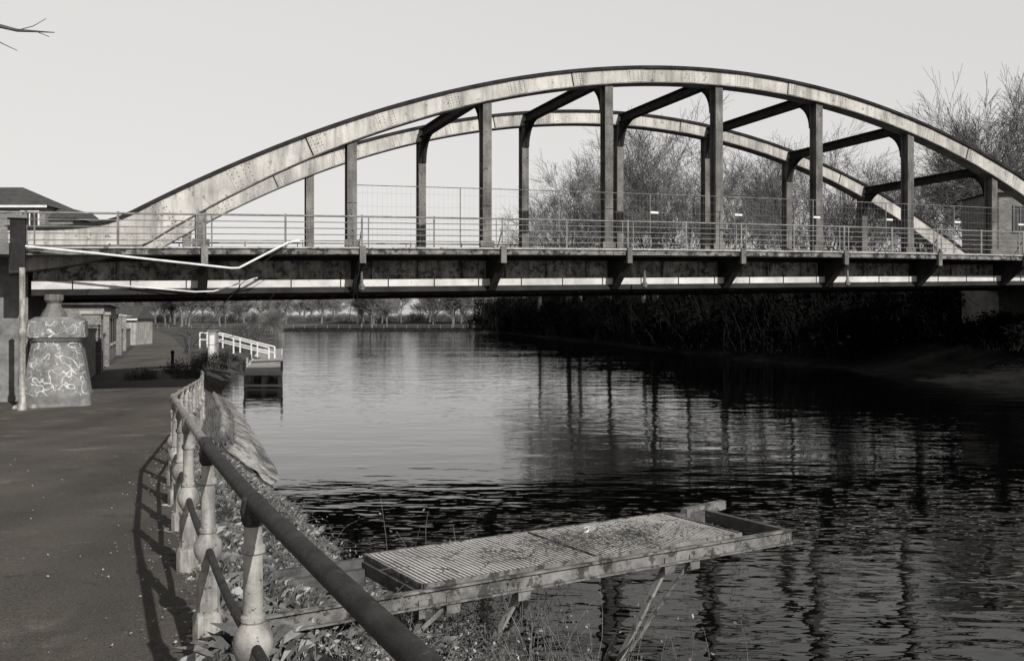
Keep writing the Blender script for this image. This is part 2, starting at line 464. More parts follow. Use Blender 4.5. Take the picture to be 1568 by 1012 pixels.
strip(-.02,.05,lambda s:zd(s)-.19,lambda s:zd(s)-.03,'fascia')
strip(-.08,.05,lambda s:zd(s)-.03,lambda s:zd(s)+.02,'lip')
strip(WO-.05,WO+.02,lambda s:zd(s)-.19,lambda s:zd(s)+.02,'fascia')
for w0 in (WA,WB):
    strip(w0-.10,w0+.10,lambda s:zb(s)+.035,lambda s:zd(s)-.16,'girder')
    strip(w0-.24,w0+.24,lambda s:zb(s)-.07,lambda s:zb(s)+.035,'flange')
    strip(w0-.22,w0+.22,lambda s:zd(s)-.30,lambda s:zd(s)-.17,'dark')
strip(WA-.52,WA-.16,lambda s:zb(s)+.17,lambda s:zb(s)+.385,'girderlit')  # added box, coloured pale as the girder's sunlit band
strip(WA-.56,WA-.12,lambda s:zb(s)+.0,lambda s:zb(s)+.165,'flange')
s=-13
while s<30:
    mb.box(s-.015,s+.015,WA-.2,WA-.101,zb(s)+.42,zd(s)-.3,'girder',B)
    mb.box(s+.4,s+.43,WA-.535,WA-.15,zb(s)+.166,zb(s)+.40,'flange',B)
    s+=1.48
for s in KS+[KS[0]-3.8]:
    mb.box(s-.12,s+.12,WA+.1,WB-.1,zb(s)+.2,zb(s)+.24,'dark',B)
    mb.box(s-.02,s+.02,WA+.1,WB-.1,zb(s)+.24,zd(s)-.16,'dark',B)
for w in (3.2,4.5,5.8,7.1): 
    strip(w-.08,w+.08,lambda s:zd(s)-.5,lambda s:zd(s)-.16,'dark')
mb.obj('deck_and_girders',bridge)
mb=MB()
for s in KS:
    hw=.03
    P=[(.0,zd(s)-.2),(.0,zd(s)-.42),(WA-.6,zb(s)+.02),(WA-.13,zb(s)+.0),(WA-.13,zd(s)-.2)]
    fr=[B(s-hw,a,b) for a,b in P]; bk=[B(s+hw,a,b) for a,b in P]; n=len(P)
    mb.add(fr+bk,[tuple(range(n)),tuple(reversed(range(n,2*n)))]+[(i,(i+1)%n,(i+1)%n+n,i+n) for i in range(n)],'dark')
    mb.beam(B(s,-.0,zd(s)-.43),B(s,WA-.6,zb(s)+.015),.26,.03,'dark')
    mb.box(s-.09,s+.09,-.13,-.025,zd(s)-.46,zd(s)+.06,'hanger',B)
    mb.beam(B(s,WO,zd(s)-.43),B(s,WB+.25,zb(s)+.045),.22,.03,'dark')
mb.obj('cantilever_brackets',bridge)
mb=MB()
for w0,sgn in ((.02,1),(WO-.02,-1)):
    for hh,r in ((.92,.028),(.74,.014),(.56,.014),(.38,.014),(.2,.014)):
        pts=[]; s=-24
        while s<=33: pts.append(B(s,w0,zd(max(s,-14))+hh)); s+=1.11
        mb.tube(pts,r,'rail',6)
    s=KS[0]-2.22*6
    i=0
    while s<33:
        z=zd(max(s,-14))
        mb.beam(B(s,w0,z),B(s,w0,z+.97),.05,.05,'rail')
        if i%2==0:
            mb.beam(B(s+.2,w0,z),B(s+.2,w0,z+.92),.03,.03,'rail'); mb.beam(B(s-.2,w0,z),B(s-.2,w0,z+.92),.03,.03,'rail')
            mb.beam(B(s,w0+.45*sgn,z),B(s,w0,z+.6),.03,.03,'rail')
        s+=2.22; i+=1
mb.obj('parapet_railings',bridge)
mb=MB(); w0=.62; s0=-4.9; H=1.93
s=s0
while s<31:
    mb.tube([B(s,w0,zd(s)),B(s,w0,zd(s)+H)],.019,'rail',5); mb.tube([B(s+3.4,w0,zd(s+3.4)+H),B(s,w0,zd(s)+H)],.013,'rail',4)
    x=s+.15
    while x<s+3.4:
        mb.tube([B(x,w0,zd(x)+.05),B(x,w0,zd(x)+H)],.0022,'rail',3,False); x+=.15
    for h in (.1,.5,.9,1.3,1.7): mb.tube([B(s,w0,zd(s)+h),B(s+3.4,w0,zd(s+3.4)+h)],.0028,'rail',3,False)
    if s>3: mb.box(s+.0,s+.3,w0-.03,w0-.02,zd(s)+1.27,zd(s)+1.34,'pale',B); 
    s+=3.4
mb.obj('temporary_mesh_fence')
mb=MB()
mb.tube([B(-13.9,-.22,1.93),B(-12,-.24,1.77),B(-8.5,-.28,1.44),B(-8.3,-.28,1.45),B(-6.95,-.2,2.2),B(-6.6,-.16,2.28)],.03,'pale',7)
mb.tube([B(-11.6,.9,.98),B(-9.4,.7,.80),B(-8.9,.65,.82),B(-7.7,.5,1.22)],.022,'pale',6)
mb.obj('bent_pipe')
mb=MB()
def sag(a,b,d,r,k='dark',n=12,jit=.0):
    a=Vector(a);b=Vector(b);pts=[]
    for i in range(n+1):
        t=i/n; p=a.lerp(b,t); p.z-=d*4*t*(1-t); p+=Vector((U(-jit,jit),0,U(-jit,jit))); pts.append(p)
    mb.tube(pts,r,k,4)
sag(B(-6.9,-.2,2.2),B(-9.5,-.1,-.7),-.25,.009,jit=.04); sag(B(-4.8,-.1,1.9),B(-5.2,-.1,-.1),.05,.008,jit=.03)
sag(B(-5.0,-.1,1.2),B(-4.8,-.1,-.5),.05,.007,jit=.04); sag(B(-9.5,-.1,-.7),B(-7.2,-.1,.9),.5,.007,jit=.03)
for s in (-4.7,4.9,13.4): 
    mb.lathe(B(s,.3,zb(s)+.0),[(.03,0),(.09,.05),(.1,.16),(.05,.24),(.03,.6)],'hanger',8)
mb.obj('hanging_cable')
ab=MB()
ab.box(-60,-13.75,1.75,WO-.2,-3,1.7,'stone',B); ab.box(-60,-13.62,-.02,WO,1.7,2.0,'concrete',B)
ab.box(-13.98,-13.63,-.3,.0,1.3,2.62,'dark',B)
ab.box(-14.05,-13.58,-.36,.04,2.62,2.72,'concrete',B)
ab.obj('left_abutment_wall',bridge)
ab=MB(); ab.box(33.5,80,-.0,WO,-3,2.4,'darkbrick',B); ab.obj('right_abutment_wall',bridge)
pm=MB()
def rr(s0,s1,w0,w1,z0,z1,r0,r1,k,n=5):
    def ring(ins,z):
        out=[]; rad=.28
        a0,a1,b0,b1=s0+ins,s1-ins,w0+ins,w1-ins
        for cx,cy,st in ((a1-rad,b1-rad,0),(a0+rad,b1-rad,90),(a0+rad,b0+rad,180),(a1-rad,b0+rad,270)):
            for i in range(n+1):
                t=math.radians(st+90*i/n); out.append(B(cx+rad*math.cos(t),cy+rad*math.sin(t),z))
        return out
    a=ring(r0,z0); b=ring(r1,z1); m=len(a)
    pm.add(a+b,[(i,(i+1)%m,(i+1)%m+m,i+m) for i in range(m)]+[tuple(range(m,2*m))],k)
P0s,P1s=-13.75,-12.05
rr(P0s,P1s,-.8,1.6,-2.45,-1.95,.0,.02,'stone'); rr(P0s,P1s,-.8,1.6,-1.95,-.55,.05,.26,'graffiti')
rr(P0s,P1s,-.8,1.6,-.55,-.45,.22,.16,'stone'); rr(P0s,P1s,-.8,1.6,-.45,-.03,.14,.16,'graffiti'); rr(P0s,P1s,-.8,1.6,-.03,.08,.16,.34,'stone')
pm.lathe(B(-13.0,.35,.08),[(.34,0),(.3,.1),(.2,.25),(.17,.36),(.24,.45),(.24,.6)],'hanger',12)
pm.obj('bridge_pier',bridge)
mb=MB(); p=B(-13.6,-1.3,-2.3)
mb.lathe(p,[(.12,0),(.12,.2),(.085,.25),(.075,1.9),(.1,1.95),(.1,2.05),(.07,2.1),(.07,3.6)],'postpaint',10); mb.obj('drain_pipe',smooth=True)
mb=MB()
for (px,py,r) in ((-12.35,24.1,.14),(-12.15,24.3,.09),(-12.5,24.1,.08)):
    mb.lathe((px,py,-2.25),[(r,0),(r*1.05,r*.4),(r*.8,r*1.0),(r*.3,r*1.35)],'stone2',7,U(0,1))
mb.obj('loose_stones')

# ---------------------------------------------------------------- towpath cast iron railing
def arcposts():
    pts=[]; y=-2.5; P=[]
    while y<40:
        P.append((interp(RAIL,y),y)); y+=.02
    i0=min(range(len(P)),key=lambda i:abs(P[i][1]-3.44)); out=[P[i0]]
    acc=0
    for i in range(i0+1,len(P)):
        acc+=math.hypot(P[i][0]-P[i-1][0],P[i][1]-P[i-1][1])
        if acc>=1.55: out.append(P[i]); acc=0
    out.insert(0,(interp(RAIL,.35),.35)); 
    return out
posts=arcposts()
rl=empty('towpath_railing')
mb=MB()
for x,y in posts:
    if y>23.5: continue
    z=zp(y); ph=math.pi/8
    mb.lathe((x,y,z-.05),[(.076,0),(.076,.20),(.070,.212),(.058,.222),(.058,.43),(.063,.437),(.063,.455),(.048,.465)],'postpaint',8,ph)
    mb.lathe((x,y,z+.41),[(.042,0),(.046,.015),(.060,.035),(.069,.06),(.072,.08),(.069,.105),(.058,.13),(.044,.148),(.038,.155),(.044,.163),(.044,.178),(.036,.186),(.034,.38),(.034,.40),(.043,.408),(.043,.43),(.034,.438),(.031,.52)],'postpaint',20)
    mb.lathe((x,y,z+.91),[(.031,0),(.042,.02),(.045,.06),(.04,.1),(.02,.12)],'rusty' if y<5.5 else 'postpaint',16)
mb.obj('posts',rl,smooth='auto')
mb=MB()
top=[];top2=[]
y=-2.4
while y<23.6:
    x=(interp(RAIL,y-.3)+interp(RAIL,y+.3)+interp(RAIL,y))/3
    (top if y<=5.1 else top2).append((x,y,zp(y)+1.0)); y+=.25
mb.tube(top,.031,'rusty',18); mb.tube([top[-1]]+top2,.026,'postpaint',12)
for i in range(len(posts)-1):
    a,b=posts[i],posts[i+1]
    if b[1]>23.5: continue
    A=Vector((a[0],a[1],zp(a[1])+.49)); Bv=Vector((b[0],b[1],zp(b[1])+.49)); pts=[]
    for j in range(9):
        t=j/8; q=A.lerp(Bv,t); q.z-=.03*4*t*(1-t); pts.append(q)
    mb.tube(pts,.019,'rusty' ,10)
mb.obj('rails',rl,smooth='auto')

# ---------------------------------------------------------------- landing platform
pl=empty('landing_platform')
u=Vector((.85,.527,0)); v=Vector((-.527,.85,0)); P0=Vector((-1.42,5.64,0))
def Q(a,b,z): return P0+u*a+v*b+Vector((0,0,z))
PZ=-1.74
mb=MB()
def bar(a0,b0,a1,b1,w,h,z,k,z1=None): mb.beam(Q(a0,b0,z),Q(a1,b1,z if z1 is None else z1),w,h,k)
bar(-.5,0,4.36,0,.05,.10,PZ-.045,'beam'); bar(-.5,-.035,4.36,-.035,.04,.014,PZ+.008,'beam')
bar(-.5,-.035,4.36,-.035,.045,.012,PZ-.094,'beam')
bar(.2,.98,4.36,.98,.05,.11,PZ-.055,'timber'); bar(4.36,-.02,4.36,1.0,.05,.10,PZ-.045,'timber')
bar(3.85,.02,3.85,.95,.05,.09,PZ-.06,'timber'); bar(1.0,.02,1.0,.95,.05,.09,PZ-.06,'timber'); bar(2.4,.02,2.4,.95,.05,.09,PZ-.07,'timber')
bar(4.1,.98,4.7,1.1,.07,.08,PZ+.0,'beam')
bar(-.2,.9,.98,.93,.07,.12,PZ-.12,'timber'); bar(-.6,.45,1.0,.4,.06,.1,PZ-.2,'timber')
bar(-.6,-.25,1.1,.2,.04,.04,PZ-.35,'beam',PZ-.12)
for (a,b,a2,b2,z2,w,k) in ((1.75,-.0,1.5,.9,-3.3,.035,'lip'),(3.05,-.0,2.9,.8,-3.3,.04,'lip'),(3.3,.0,2.75,.5,-3.0,.022,'beam'),(1.2,.0,.5,.4,-2.6,.03,'beam'),(2.4,.95,2.2,1.3,-3.4,.045,'beam'),(1.0,.0,.95,.9,-3.2,.04,'beam')):
    mb.beam(Q(a,b,PZ-.1),Q(a2,b2,z2),w,w,k)
    mb.box(-.05,.05,-.006,.0,-.07,.05,'beam',lambda x,y,z:Q(a+x,b-.03+y,PZ-.1+z))
mb.obj('steel_frame',pl)
mb=MB()
def gz(a): return PZ+.02
a=1.02
while a<3.84:
    mb.beam(Q(a,.03,gz(a)),Q(a,.96,gz(a)+U(-.002,.002)),.019,.012,'grate'); a+=.036
for b in [.05+.075*i for i in range(13)]:
    mb.beam(Q(1.02,b,PZ+.009),Q(3.83,b,PZ+.009),.018,.008,'grate')
for b in (.02,.965): mb.beam(Q(1.01,b,PZ+.02),Q(3.85,b,PZ+.02),.012,.03,'beam')
for a in (1.0,2.42,3.85): mb.beam(Q(a,.02,PZ+.02),Q(a,.96,PZ+.02),.015,.032,'beam')
mb.obj('grating',pl)
mb=MB()
for i in range(260):
    a=random.gauss(2.7,.5) if i<200 else U(1.1,3.8); b=random.gauss(.38,.2); 
    if not(1.0<a<4.0 and 0<b<1): continue
    p=Q(a,b,PZ+.035+U(0,.03)); t=U(0,6.28); L=U(.05,.25); pts=[]
    for j in range(4): pts.append(p+Vector((math.cos(t),math.sin(t),0))*L*j/3+Vector((0,0,U(0,.03)))); t+=U(-.25,.25)
    mb.tube(pts,U(.0012,.0035),'timber',4)
for i in range(420):
    a=random.gauss(2.75,.5); b=random.gauss(.38,.2); p=Q(a,b,PZ+.035)
    if not(1.0<a<4.0 and 0<b<1): continue
    mb.add([p+Vector((U(-.02,.02),U(-.02,.02),U(0,.02))) for _ in range(3)],[(0,1,2)],'timber')
mb.obj('twig_debris')
mb=MB()
for i in range(9):
    p=Q(2.7+U(-.04,.04),.5+U(-.04,.04),PZ+.06); mb.add([p+Vector((U(-.06,.06),U(-.06,.06),U(-.01,.07))) for _ in range(3)],[(0,1,2)],'white')
mb.obj('litter_paper')

# ---------------------------------------------------------------- vegetation near bank
def bankz(x,y):
    xr=interp(RAIL,y)+.15; xs=interp(SHORE,y); t=max(0,min(1,(x-xr)/(xs-xr))); z=zp(y)
    zz=z+(-2.97-z)*t**1.15
    return zz+.16*(mn.noise(Vector((x*1.3,y*1.3,0))))*(1 if 0<t<.95 else 0)
mb=MB()
for i in range(60000):
    y=2+15*R()**1.2; t=U(-.06,1) if y<16 else U(-.06,.12); xr=interp(RAIL,y)+.1; xs=interp(SHORE,y); x=xr+(xs-xr)*t
    nn=mn.noise(Vector((x*1.6,y*1.6,7)))
    if nn<-.2+.2*R(): continue
    z=bankz(x,y)-.01; h=U(.03,.10)*(1+1.6*max(0,nn)); a=U(0,6.28); w=U(.0015,.004); dx,dy=math.cos(a),math.sin(a); l=U(.2,1.3)*h
    if t<0: h*=.5
    mb.add([(x-dy*w,y+dx*w,z),(x+dy*w,y-dx*w,z),(x+dx*l*.5,y+dy*l*.5,z+h*.7),(x+dx*l,y+dy*l,z+h*U(.4,.9))],[(0,1,2),(0,2,3)],'straw' if R()<.14 else 'grass')
for i in range(6000):
    y=U(16,28); x=interp(RAIL,y)+U(.02,.7); z=zp(y)-.03; h=U(.05,.2); a=U(0,6.28); w=U(.005,.01); dx,dy=math.cos(a),math.sin(a); l=U(.2,1.1)*h
    mb.add([(x-dy*w,y+dx*w,z),(x+dy*w,y-dx*w,z),(x+dx*l,y+dy*l,z+h)],[(0,1,2)],'grass')
mb.obj('bank_grass')
mb=MB()
def leaf(c,e,k):
    n=Vector((U(-1,1),U(-1,1),U(.2,1))).normalized(); a=n.orthogonal().normalized(); b=n.cross(a); t=U(0,6.28); a,b=a*math.cos(t)+b*math.sin(t),b*math.cos(t)-a*math.sin(t)
    mb.add([c-a*e,c-b*e*.55,c+a*e*1.1,c+b*e*.55],[(0,1,2,3)],k)
def stem(p,d,L,droop,r=.0028,lf=.5):
    pts=[p]
    for j in range(7):
        p=p+d*L/7; d=(d+Vector((U(-.25,.25),U(-.25,.25),-droop+U(-.1,.1)))).normalized(); 
        if p.z<-2.88: break
        pts.append(p)
        if R()<lf:
            for _ in range(3): leaf(p+Vector((U(-.05,.05),U(-.05,.05),U(-.03,.05))),U(.008,.02),'litter' if R()<.15 else 'bleaf')
    if len(pts)>2: mb.tube(pts,[r*(1-.6*i/len(pts)) for i in range(len(pts))],'bramble',4,False)
for i in range(900):
    y=U(4.5,12) if i%3==0 else U(4.8,8.4); t=U(.25,1.0); xr=interp(RAIL,y)+.1; xs=interp(SHORE,y); x=xr+(xs-xr)*t; z=bankz(x,y)
    if mn.noise(Vector((x*1.4,y*1.4,21)))<-.12: continue
    a=U(0,6.28); stem(Vector((x,y,z-.02)),Vector((math.cos(a)*.5,math.sin(a)*.5,U(.4,1.1))).normalized(),U(.15,.6),.22,.0026,.8)
for i in range(110):
    y=U(5.4,8.2); xs=interp(SHORE,y); x=xs+U(-.9,.45); z=max(-2.93,bankz(x,y)-.02)
    stem(Vector((x,y,z)),Vector((U(-.25,.25),U(-.25,.25),1)).normalized(),U(.5,1.15),.05,.0036,.6)
mb.obj('bramble_thicket')
mb=MB()
for i in range(1900):
    y=2+14*R(); 
    if R()<.5: x=interp(RAIL,y)-.05+abs(random.gauss(0,.25))*(-1 if R()<.3 else 1)
    elif R()<.25: x=interp(RAIL,y)-U(0,4.5)
    else:
        xr=interp(RAIL,y); x=xr+(interp(SHORE,y)-xr)*R()
    z=max(bankz(x,y),zp(y)+.03 if x<interp(RAIL,y) else -9)+.006; e=U(.004,.012); a=U(0,6.28)
    mb.add([(x+e*math.cos(a+q),y+e*math.sin(a+q),z+U(0,.012)) for q in (0,1.5,3.1,4.6)],[(0,1,2,3)],'litter')
mb.obj('fallen_leaves')
mb=MB()
p=Vector((-1.14,6.5,bankz(-1.14,6.5)+.04))
for i in range(12): mb.add([p+Vector((U(-.06,.06),U(-.06,.06),U(-.01,.05))) for _ in range(3)],[(0,1,2)],'white')
mb.obj('litter_paper')

# ---------------------------------------------------------------- trees
def tree_mesh(name,seed,height,levels=5,kb='bark',kt='twig',spread=.75,rmin=.014,kids=(7,6,5,5,4)):
    rnd=random.Random(seed); mb=MB()
    def rv(): return Vector((rnd.uniform(-1,1),rnd.uniform(-1,1),rnd.uniform(-1,1)))
    def grow(p,d,L,r,lv):
        n=5 if lv==0 else (4 if lv<3 else 2)
        pts=[p];ra=[r]; nodes=[]
        for i in range(n):
            d=(d+rv()*(.10 if lv==0 else .2)+Vector((0,0,.07 if lv<3 else .02))).normalized()
            p=p+d*L/n; t=(i+1)/n; pts.append(p); ra.append(max(r*(1-.65*t),rmin)); nodes.append((p,d,ra[-1],t))
        mb.tube(pts,ra,kb if lv<2 else kt,6 if lv==0 else (4 if lv==1 else 3),False)
        if lv>=levels: return
        c=kids[min(lv,4)]
        for i in range(c):
            t=rnd.uniform(.35 if lv==0 else .2,1.0); 
            if i==0: t=1.0
            idx=min(int(t*n),n-1); q,dd,rr_,_=nodes[idx]
            q=q.lerp(pts[idx],rnd.random()*.8)
            x=dd.cross(rv()).normalized(); ang=rnd.uniform(.35,.95)*spread*(1.0 if i else .4)
            nd=(dd*math.cos(ang)+x*math.sin(ang)).normalized()
            grow(q,nd,L*rnd.uniform(.5,.78)*(1 if lv else .95),rr_*rnd.uniform(.55,.8),lv+1)
    grow(Vector((0,0,-.5)),Vector((0,0,1)),height*.42,height*.018,0)
    zs=sorted(q[2] for q in mb.v); zmax=zs[int(len(zs)*.995)]
    o=mb.obj(name); me=o.data; bpy.data.objects.remove(o); me['h']=zmax
    return me
T=[tree_mesh('bare_tree_mesh',11+i,15,5,'bark','twig',[.8,.95,.7,.9][i],.009,(7,6,5,5,4)) for i in range(4)]
TF=[tree_mesh('far_tree_mesh',41+i,15,4,'fartwig','fartwig',.85,.04,(8,6,5,4)) for i in range(2)]
def inst(me,name,loc,sc,rot,parent=None):
    o=bpy.data.objects.new(name,me); scene.collection.objects.link(o); o.location=loc; o.scale=sc if isinstance(sc,tuple) else (sc,)*3; o.rotation_euler=(0,0,rot)
    if parent: o.parent=parent
    return o
trees=[(5,170,23,0),(8.4,142,24,1),(13.4,132,25,2),(10.6,150,24,3),(16.5,110,23,3),(19.4,105,20.5,0),(21,95,16.5,1),(26,100,17,2),(25,85,16,3),(27,80,14.5,0),(32.5,86,14,1),(32,76,13,2),(36,72,15.5,3),(34.5,64,15.5,1),(34.5,68,16.5,2),(38,90,14,3),(17,125,20,1)]
for i,(x,y,h,k) in enumerate(trees):
    me=T[k]; s=h/me['h']; inst(me,'bare_tree',(x,y,-.3),(s*U(.95,1.15),s*U(.95,1.15),s),U(0,6))
row=empty('distant_tree_row')
for i in range(110):
    x=U(-170,4); y=U(262,330) if i%3 else U(340,400); me=TF[i%2]; h=U(8,12); s=h/me['h']; inst(me,'tree',(x*(y/290),y,-1.8+min(1,(y-250)/150)*2.5),(s*1.3,s*1.3,s),U(0,6),row)
for i in range(18):
    y=U(110,200); x=interp(RAIL,y)-U(6,30); me=TF[i%2]; h=U(5,8); s=h/me['h']; inst(me,'tree',(x,y,-2.2),(s*1.1,s*1.1,s),U(0,6),row)
for i in range(9):
    y=U(120,235); x=interp(SHORE,y)-U(1.5,5); me=TF[i%2]; h=U(3,5.5); s=h/me['h']; inst(me,'tree',(x,y,-2.4),(s*1.1,s*1.1,s),U(0,6),row)
def thicket(name,seed,leafk,twigk,nl=2600,hgt=3.2,nt_=170):
    rnd=random.Random(seed); mb=MB()
    cl=[(rnd.uniform(-2.6,2.6),rnd.uniform(-2,2),rnd.uniform(.5,hgt*.8),rnd.uniform(.5,1.25)) for _ in range(14)]
    for i in range(nl):
        cx,cy,cz,cr=rnd.choice(cl)
        dv=Vector((rnd.gauss(0,1),rnd.gauss(0,1),rnd.gauss(0,1))).normalized()*cr*rnd.uniform(.5,1.08)
        p=Vector((cx,cy,cz))+dv
        if p.z<0: p.z=rnd.uniform(0,.4)
        e=rnd.uniform(.06,.17); a=Vector((rnd.uniform(-1,1),rnd.uniform(-1,1),rnd.uniform(-1,1))).normalized(); b=a.cross(dv).normalized() if a.cross(dv).length>0.01 else Vector((1,0,0))
        mb.add([p-a*e,p-b*e*.6,p+a*e,p+b*e*.6],[(0,1,2,3)],leafk)
    for i in range(nt_):
        p=Vector((rnd.uniform(-2.6,2.6),rnd.uniform(-2,2),0)); d=Vector((rnd.uniform(-.5,.5),rnd.uniform(-.5,.5),1)).normalized(); pts=[p]; L=rnd.uniform(1.2,hgt*1.25)
        for j in range(5):
            p=p+d*L/5; d=(d+Vector((rnd.uniform(-.3,.3),rnd.uniform(-.3,.3),0))).normalized(); pts.append(p)
        mb.tube(pts,[.03,.025,.02,.015,.012,.008],twigk,3,False)
    o=mb.obj(name); me=o.data; bpy.data.objects.remove(o); return me
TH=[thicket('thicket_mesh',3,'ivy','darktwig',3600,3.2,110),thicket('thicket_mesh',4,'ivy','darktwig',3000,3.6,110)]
SC=thicket('scrub_mesh',5,'scrub','scrub',900,2.6,220)
HG=thicket('hedge_mesh',6,'fartwig','fartwig',1500,2.4,120)
th=empty('riverside_thicket')
y=40
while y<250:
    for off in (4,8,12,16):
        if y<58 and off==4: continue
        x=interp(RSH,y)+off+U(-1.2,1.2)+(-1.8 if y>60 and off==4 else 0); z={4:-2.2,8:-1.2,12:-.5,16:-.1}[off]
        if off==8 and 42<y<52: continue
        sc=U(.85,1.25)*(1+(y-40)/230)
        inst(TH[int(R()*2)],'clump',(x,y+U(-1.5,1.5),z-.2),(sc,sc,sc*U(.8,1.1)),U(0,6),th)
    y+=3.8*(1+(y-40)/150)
for i in range(60):
    yy=U(44,78); x=interp(RSH,yy)+U(9,40)
    if 24<x<33 and 46<yy<57: continue
    d=(x)*(-s_)+(yy-30)*c_
    if d<12: continue
    sc=U(1,1.4); inst(TH[i%2],'clump',(x,yy,-.3),(sc,sc,sc*.9),U(0,6),th)
for i in range(16):
    w_=U(-6,9); s0=U(26.5,33); p=B(s0,w_,0); inst(TH[i%2],'clump',(p.x,p.y,-1.4),(.75,.75,.5),U(0,6),th)
sc_=empty('left_bank_scrub')
for (x,y,s) in ((-14.8,47,.35),(-13.6,40,.3),(-17,56,.4),(-19.5,66,.45),(-24,85,.6),(-22,76,.4),(-13.9,36,.22),(-29,100,.6),(-36,130,.8),(-16,52,.3),(-12.6,37,.2)):
    inst(SC,'clump',(x,y,-2.4),s,U(0,6),sc_)
for i in range(12):
    y=U(112,160); inst(SC,'clump',(interp(RAIL,y)-U(6,26),y,-2.2),U(.5,.9),U(0,6),sc_)
hd=empty('distant_hedge')
for i in range(60):
    x=-170+178*i/60+U(-1,1); y=U(334,345); inst(HG,'clump',(x*1.1,y,-.6),(1.2,1.2,U(.9,1.5)),U(0,6),hd)
mb=MB()
x=-100
while x<-6:
    mb.beam((x,254,-2.4),(x,254,-1.2),.12,.12,'concrete',up=(0,1,0)); x+=3
for z in (-1.25,-1.75): mb.beam((-100,254,z),(-6,254,z),.06,.1,'concrete')
mb.obj('riverside_fence')
mb=MB()
def limb(pts,r0,r1,k='bark',n=6): mb.tube(pts,[r0+(r1-r0)*i/(len(pts)-1) for i in range(len(pts))],k,n)
limb([(-9.5,9,-2),(-9.4,9,0),(-9.2,9,2),(-9.3,9,4.2),(-9.1,9.1,6.5)],.2,.07)
limb([(-9.25,9,2.2),(-8,9,3.2),(-6.5,9,3.2),(-5.1,9,2.83),(-4.65,9,2.72),(-4.3,9,2.70)],.06,.004)
limb([(-4.65,9,2.72),(-4.5,9,2.76),(-4.38,9,2.83)],.005,.003); limb([(-5.1,9,2.83),(-4.8,9,2.6),(-4.65,9,2.53)],.006,.003)
limb([(-4.45,9,2.70),(-4.35,9,2.66)],.004,.003)
limb([(-9.3,9,4.0),(-8,8.6,5.4),(-7,8.2,6.2)],.07,.02); limb([(-9.2,9,3),(-10.5,9.5,4.5),(-11.5,10,5.6)],.07,.02)
mb.obj('overhanging_tree')

# ---------------------------------------------------------------- far jetty, gangway, bits
mb=MB()
def J(a,b,z): return Vector((-11.5+a-.24*b*.97,41+b*.97,z))
for i in range(60):
    b=i*.56; mb.box(0,1.65,b,b+.5,-2.26,-2.2,'lip',J)
mb.box(-.02,.06,-.03,33,-2.36,-2.17,'white',J); mb.box(1.6,1.68,-.03,33,-2.36,-2.17,'white',J); mb.box(.06,1.6,-.06,-.0,-2.36,-2.18,'white',J)
mb.box(.0,1.66,.1,.2,-2.86,-2.76,'white',J)
for b in (.2,5,10,15,20,25,30):
    for a in (.1,.85,1.55): mb.beam(J(a,b,-4),J(a,b,-2.28),.14,.14,'lip',up=(0,1,0))
for a in (.03,1.64):
    for b in (.1,4,8): mb.beam(J(a,b,-2.2),J(a,b,-1.75),.09,.09,'lip',up=(0,1,0))
mb.obj('wooden_jetty')
mb=MB()
for yy in (54.0,55.3):
    mb.tube([(-17.6,yy,-.72),(-16.8,yy,-.76),(-13.7,yy,-1.55)],.04,'white',6); mb.tube([(-17.6,yy,-1.1),(-16.8,yy,-1.14),(-13.7,yy,-1.9)],.035,'white',6)
    for x,z in ((-17.6,-.72),(-16.7,-.78),(-15.7,-1.04),(-14.7,-1.3),(-13.7,-1.55)): mb.beam((x,yy,z-.85),(x,yy,z),.07,.07,'white',up=(0,1,0))
mb.beam((-17.8,54.65,-1.66),(-16.8,54.65,-1.68),1.3,.06,'timber'); mb.beam((-16.8,54.65,-1.68),(-13.5,54.65,-2.45),1.3,.06,'timber')
mb.obj('gangway_ramp')
mb=MB(); mb.lathe((-15.6,44,-2.25),[(.1,0),(.1,.08),(.07,.12),(.065,.7),(.09,.74),(.09,.8),(.04,.86)],'dark',10); mb.obj('bollard')
mb=MB(); mb.box(-16.2,-15.75,51,51.4,-2.25,-.6,'stone2'); mb.box(-16.26,-15.69,50.95,51.45,-.6,-.53,'concrete'); mb.box(-16.1,-15.85,50.985,50.998,-1.9,-.8,'white'); mb.obj('utility_cabinet')
mb=MB()
pp=[(-21.5,62),(-26,76),(-33,96),(-44,128),(-60,170)]
for i in range(len(pp)-1):
    n=7
    for j in range(n):
        t=j/n; x=pp[i][0]+(pp[i+1][0]-pp[i][0])*t+.6; y=pp[i][1]+(pp[i+1][1]-pp[i][1])*t
        mb.beam((x,y,-2.3),(x,y,-1.2),.08,.08,'timber',up=(0,1,0))
    for h in (-1.25,-1.7): mb.beam((pp[i][0]+.6,pp[i][1],h),(pp[i+1][0]+.6,pp[i+1][1],h),.04,.07,'timber')
mb.obj('post_and_rail_fence')

